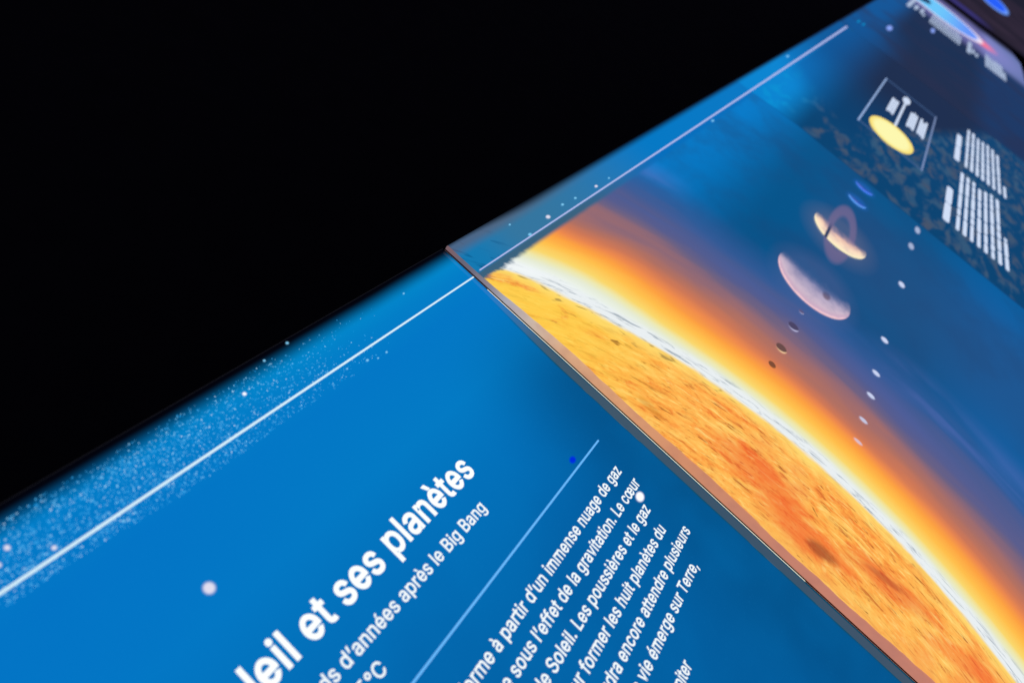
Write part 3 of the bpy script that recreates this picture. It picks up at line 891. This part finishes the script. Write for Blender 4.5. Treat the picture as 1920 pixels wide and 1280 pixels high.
for cu, cv, hh in ((2.66, -0.1700, 0.0155), (2.665, -0.2555, 0.0165), (2.66, -0.2985, 0.0165)):
    parts = []
    for k in range(3):
        y = cv - hh + 2 * hh * k / 3
        parts.append(bar(cu - 0.125 + random.uniform(0, 0.02), cu + 0.11 + random.uniform(-0.02, 0.02), y + 0.0008, y + 2 * hh / 3 - 0.0008))
    v, f = merge(parts)
    P2.obj('diagram_caption', v, f, CAPTION, z=Z2)


def words(x0, x1, y, h, gap=0.004, lo=0.05, hi=0.14):
    """a line of small print: word-long strokes"""
    parts = []
    x = x0
    while x < x1 - 0.02:
        e = min(x1, x + random.uniform(lo, hi))
        k = random.uniform(0.42, 0.52)
        parts.append(bar(x, e, y - h * k, y + h * k))
        x = e + gap * random.uniform(0.6, 2.4)
    return merge(parts)


def block(panel, x0, x1, y0, y1, n, last, mat, z, h, head=None):
    for i in range(n):
        y = y0 + (y1 - y0) * i / max(1, n - 1)
        e = x0 + (x1 - x0) * (last if i == n - 1 else random.uniform(0.93, 1.0))
        v, f = words(x0, e, y, h)
        panel.obj('text_line', v, f, mat, z=z)
    if head:
        hx0, hx1, hy, hh = head
        v, f = merge([bar(hx0, hx0 + (hx1 - hx0) * 0.49, hy - hh / 2, hy + hh / 2), bar(hx0 + (hx1 - hx0) * 0.50, hx1, hy - hh / 2, hy + hh / 2)])
        panel.obj('heading', v, f, mat, z=z)


block(P2, 2.61, 3.20, -0.490, -0.6545, 8, 0.24, CAPTION, Z2, 0.0125, (2.605, 2.985, -0.4505, 0.022))
block(P2, 1.945, 2.53, -0.4785, -0.6425, 8, 0.42, CAPTION, Z2, 0.0125, (1.942, 2.255, -0.4405, 0.022))

# ================================================================== light box 3: far panel with a bright nebula
O3 = (5.4, -0.3)
P3 = Panel('far_light_table', 'dark navy light table at the far end with a bright cyan and pink oval',
           'light table', 5.4, -0.3, STEP, 'light tables in a row')


P3.bend = 0.008


def far_sheet(z0, z1, n=60):
    """front corner rounded off; rows of quads so that it curves down at the back like its neighbour"""
    V, F = [], []
    y0 = -0.935
    for i in range(n + 1):
        t = i / n
        y = y0 + (0.2224 - y0) * t * (2 - t) if i < n else 0.2224
        xl = U2 + 0.001 + 3.0 * smooth(-y, 0.895, 0.936)
        xr = U3 - 0.5 * smooth(-y, 0.84, 0.936)
        hi = z1
        lo = z0 + P3.bend * smooth(y, 0.0, 0.2)
        V += [(xl, y, lo), (xr, y, lo), (xr, y, hi), (xl, y, hi)] if z0 != z1 else [(xl, y, z1), (xr, y, z1)]
    if z0 == z1:
        for i in range(n):
            F.append((2 * i, 2 * i + 1, 2 * i + 3, 2 * i + 2))
    else:
        for i in range(n):
            a = 4 * i
            for k in range(4):
                F.append((a + k, a + (k + 1) % 4, a + 4 + (k + 1) % 4, a + 4 + k))
        F += [(3, 2, 1, 0), (4 * n, 4 * n + 1, 4 * n + 2, 4 * n + 3)]
    return V, F


V, F = far_sheet(cab - STEP, -0.0008)
P3.obj('cabinet', V, F, DARK)
g = NG('navy_print')
u, vv, pv = g.plan(*O3)
c = g.mix(g.ss(vv, -0.16, 0.17), (26, 42, 72), (0, 84, 150))
c = g.mix(g.mul(g.ss(u, 3.4, 4.6), g.ss(vv, 0.1, -0.05)), c, (14, 42, 76))
c = g.mix(g.mul(g.ss(vv, -0.45, -0.62), 0.85), c, (18, 54, 100))
c = g.mix(g.mul(g.ss(g.noise(pv, 3, 3), 0.4, 0.7), 0.5), c, (34, 42, 72))
c = g.mix(g.mul(g.ss(u, 5.6, 6.0), g.ss(vv, -0.5, -0.62)), c, (104, 118, 174))
c = g.mix(g.ss(u, 7.0, 7.4), c, (30, 26, 44))
c = g.mix(g.ss(vv, 0.204, 0.2225), c, (2, 2, 6))  # loss of backlight toward the back, mixed into the print colour
M_P3 = g.glass(c, 1.0, 0.03, 1.49)
V, F = far_sheet(0.0, 0.0)
P3.obj('printed_face', V, F, M_P3)
for cu, cv, ru, rv in ((4.0817, 0.0362, 0.10, 0.016), (5.1162, -0.1677, 0.12, 0.015)):
    v, f, a = soft(cu, cv, ru * 1.1, rv * 1.1, 0.55)
    o = P3.obj('ring_mark', v, f, soft_mat('blue_ring_mark', (140, 168, 250)), z=0.0012, attr=a)
for cu, cv in ((3.6987, 0.1639), (3.7107, 0.1369)):
    v, f, a = soft(cu, cv, 0.05, 0.008, 0.4)
    P3.obj('star', v, f, soft_mat('teal_star', (0, 150, 210), 1, 0.8), z=0.0012, attr=a)
v, f, a = soft(6.45, -0.25, 0.95, 0.72, 0.55)
P3.obj('nebula_glow', v, f, soft_mat('lilac_glow', (128, 124, 190), 1.0, 0.6), z=0.0008, attr=a)
v, f, a = soft(6.40, -0.50, 0.26, 0.21, 0.45)
P3.obj('nebula_tip', v, f, soft_mat('pink_glow', (250, 120, 150), 1.0, 0.95), z=0.0012, attr=a)
g = NG('cyan_oval')
at = g.attr('tone')
u, vv, pv = g.plan(*O3)
c = g.mix(g.ss(vv, -0.1, -0.45), (110, 200, 252), (104, 150, 250))
c = g.mix(g.ss(at.outputs['Fac'], 0.95, 0.4), c, (238, 226, 246))
M_CY = g.decal(c, g.ss(at.outputs['Fac'], 0.0, 0.3))
v, f, a = soft(6.42, -0.12, 0.50, 0.45, 0.80)
P3.obj('nebula', v, f, M_CY, z=0.0016, attr=a)
block(P3, 5.37, 5.95, -0.125, -0.360, 11, 0.8, CAPTION2, 0.002, 0.015, (5.38, 6.0, 0.056, 0.030))
block(P3, 5.33, 5.90, -0.585, -0.735, 8, 0.6, CAPTION2, 0.002, 0.016, (5.34, 5.90, -0.442, 0.030))
for cu, cv, ru, rv in ((5.60, 0.008, 0.14, 0.015), (5.63, -0.038, 0.15, 0.013), (5.5, -0.062, 0.06, 0.010), (5.55, -0.475, 0.09, 0.013), (5.5, -0.505, 0.07, 0.012)):
    v, f = ell(cu, cv, ru, rv)
    P3.obj('heading', v, f, CAPTION2, z=0.002)

# ================================================================== light box 4: barely lit, farthest away
P4 = Panel('dim_light_table', 'barely lit brownish light table with a blue oval, farthest in the row',
           'light table', 9.5, -0.3, STEP, 'light tables in a row')
v, f = box(7.75, 16.0, -1.5, VT, cab - STEP, -0.0006)
P4.obj('cabinet', v, f, DARK)
g = NG('brown_print')
u, vv, pv = g.plan(9.5, -0.3)
c = g.mix(g.ss(g.noise(pv, 1.2, 3), 0.35, 0.65), (20, 12, 20), (40, 28, 40))
c = g.mix(g.mul(g.ss(g.m('ABSOLUTE', g.sub(u, 8.05)), 0.3, 0.1), g.ss(vv, -0.72, -0.4)), c, (48, 42, 110))
M_P4 = g.glass(c, 1.0, 0.05, 1.49)
v, f = rect(7.75, 16.0, -1.5, VT)
P4.obj('printed_face', v, f, M_P4)
v, f, a = soft(12.3, -0.72, 1.5, 0.30, 0.62)
g = NG('blue_oval')
at = g.attr('tone')
c = g.mix(g.ss(at.outputs['Fac'], 0.95, 0.3), (40, 96, 250), (110, 160, 255))
P4.obj('oval', v, f, g.decal(c, g.ss(at.outputs['Fac'], 0.0, 0.5)), z=0.002, attr=a)
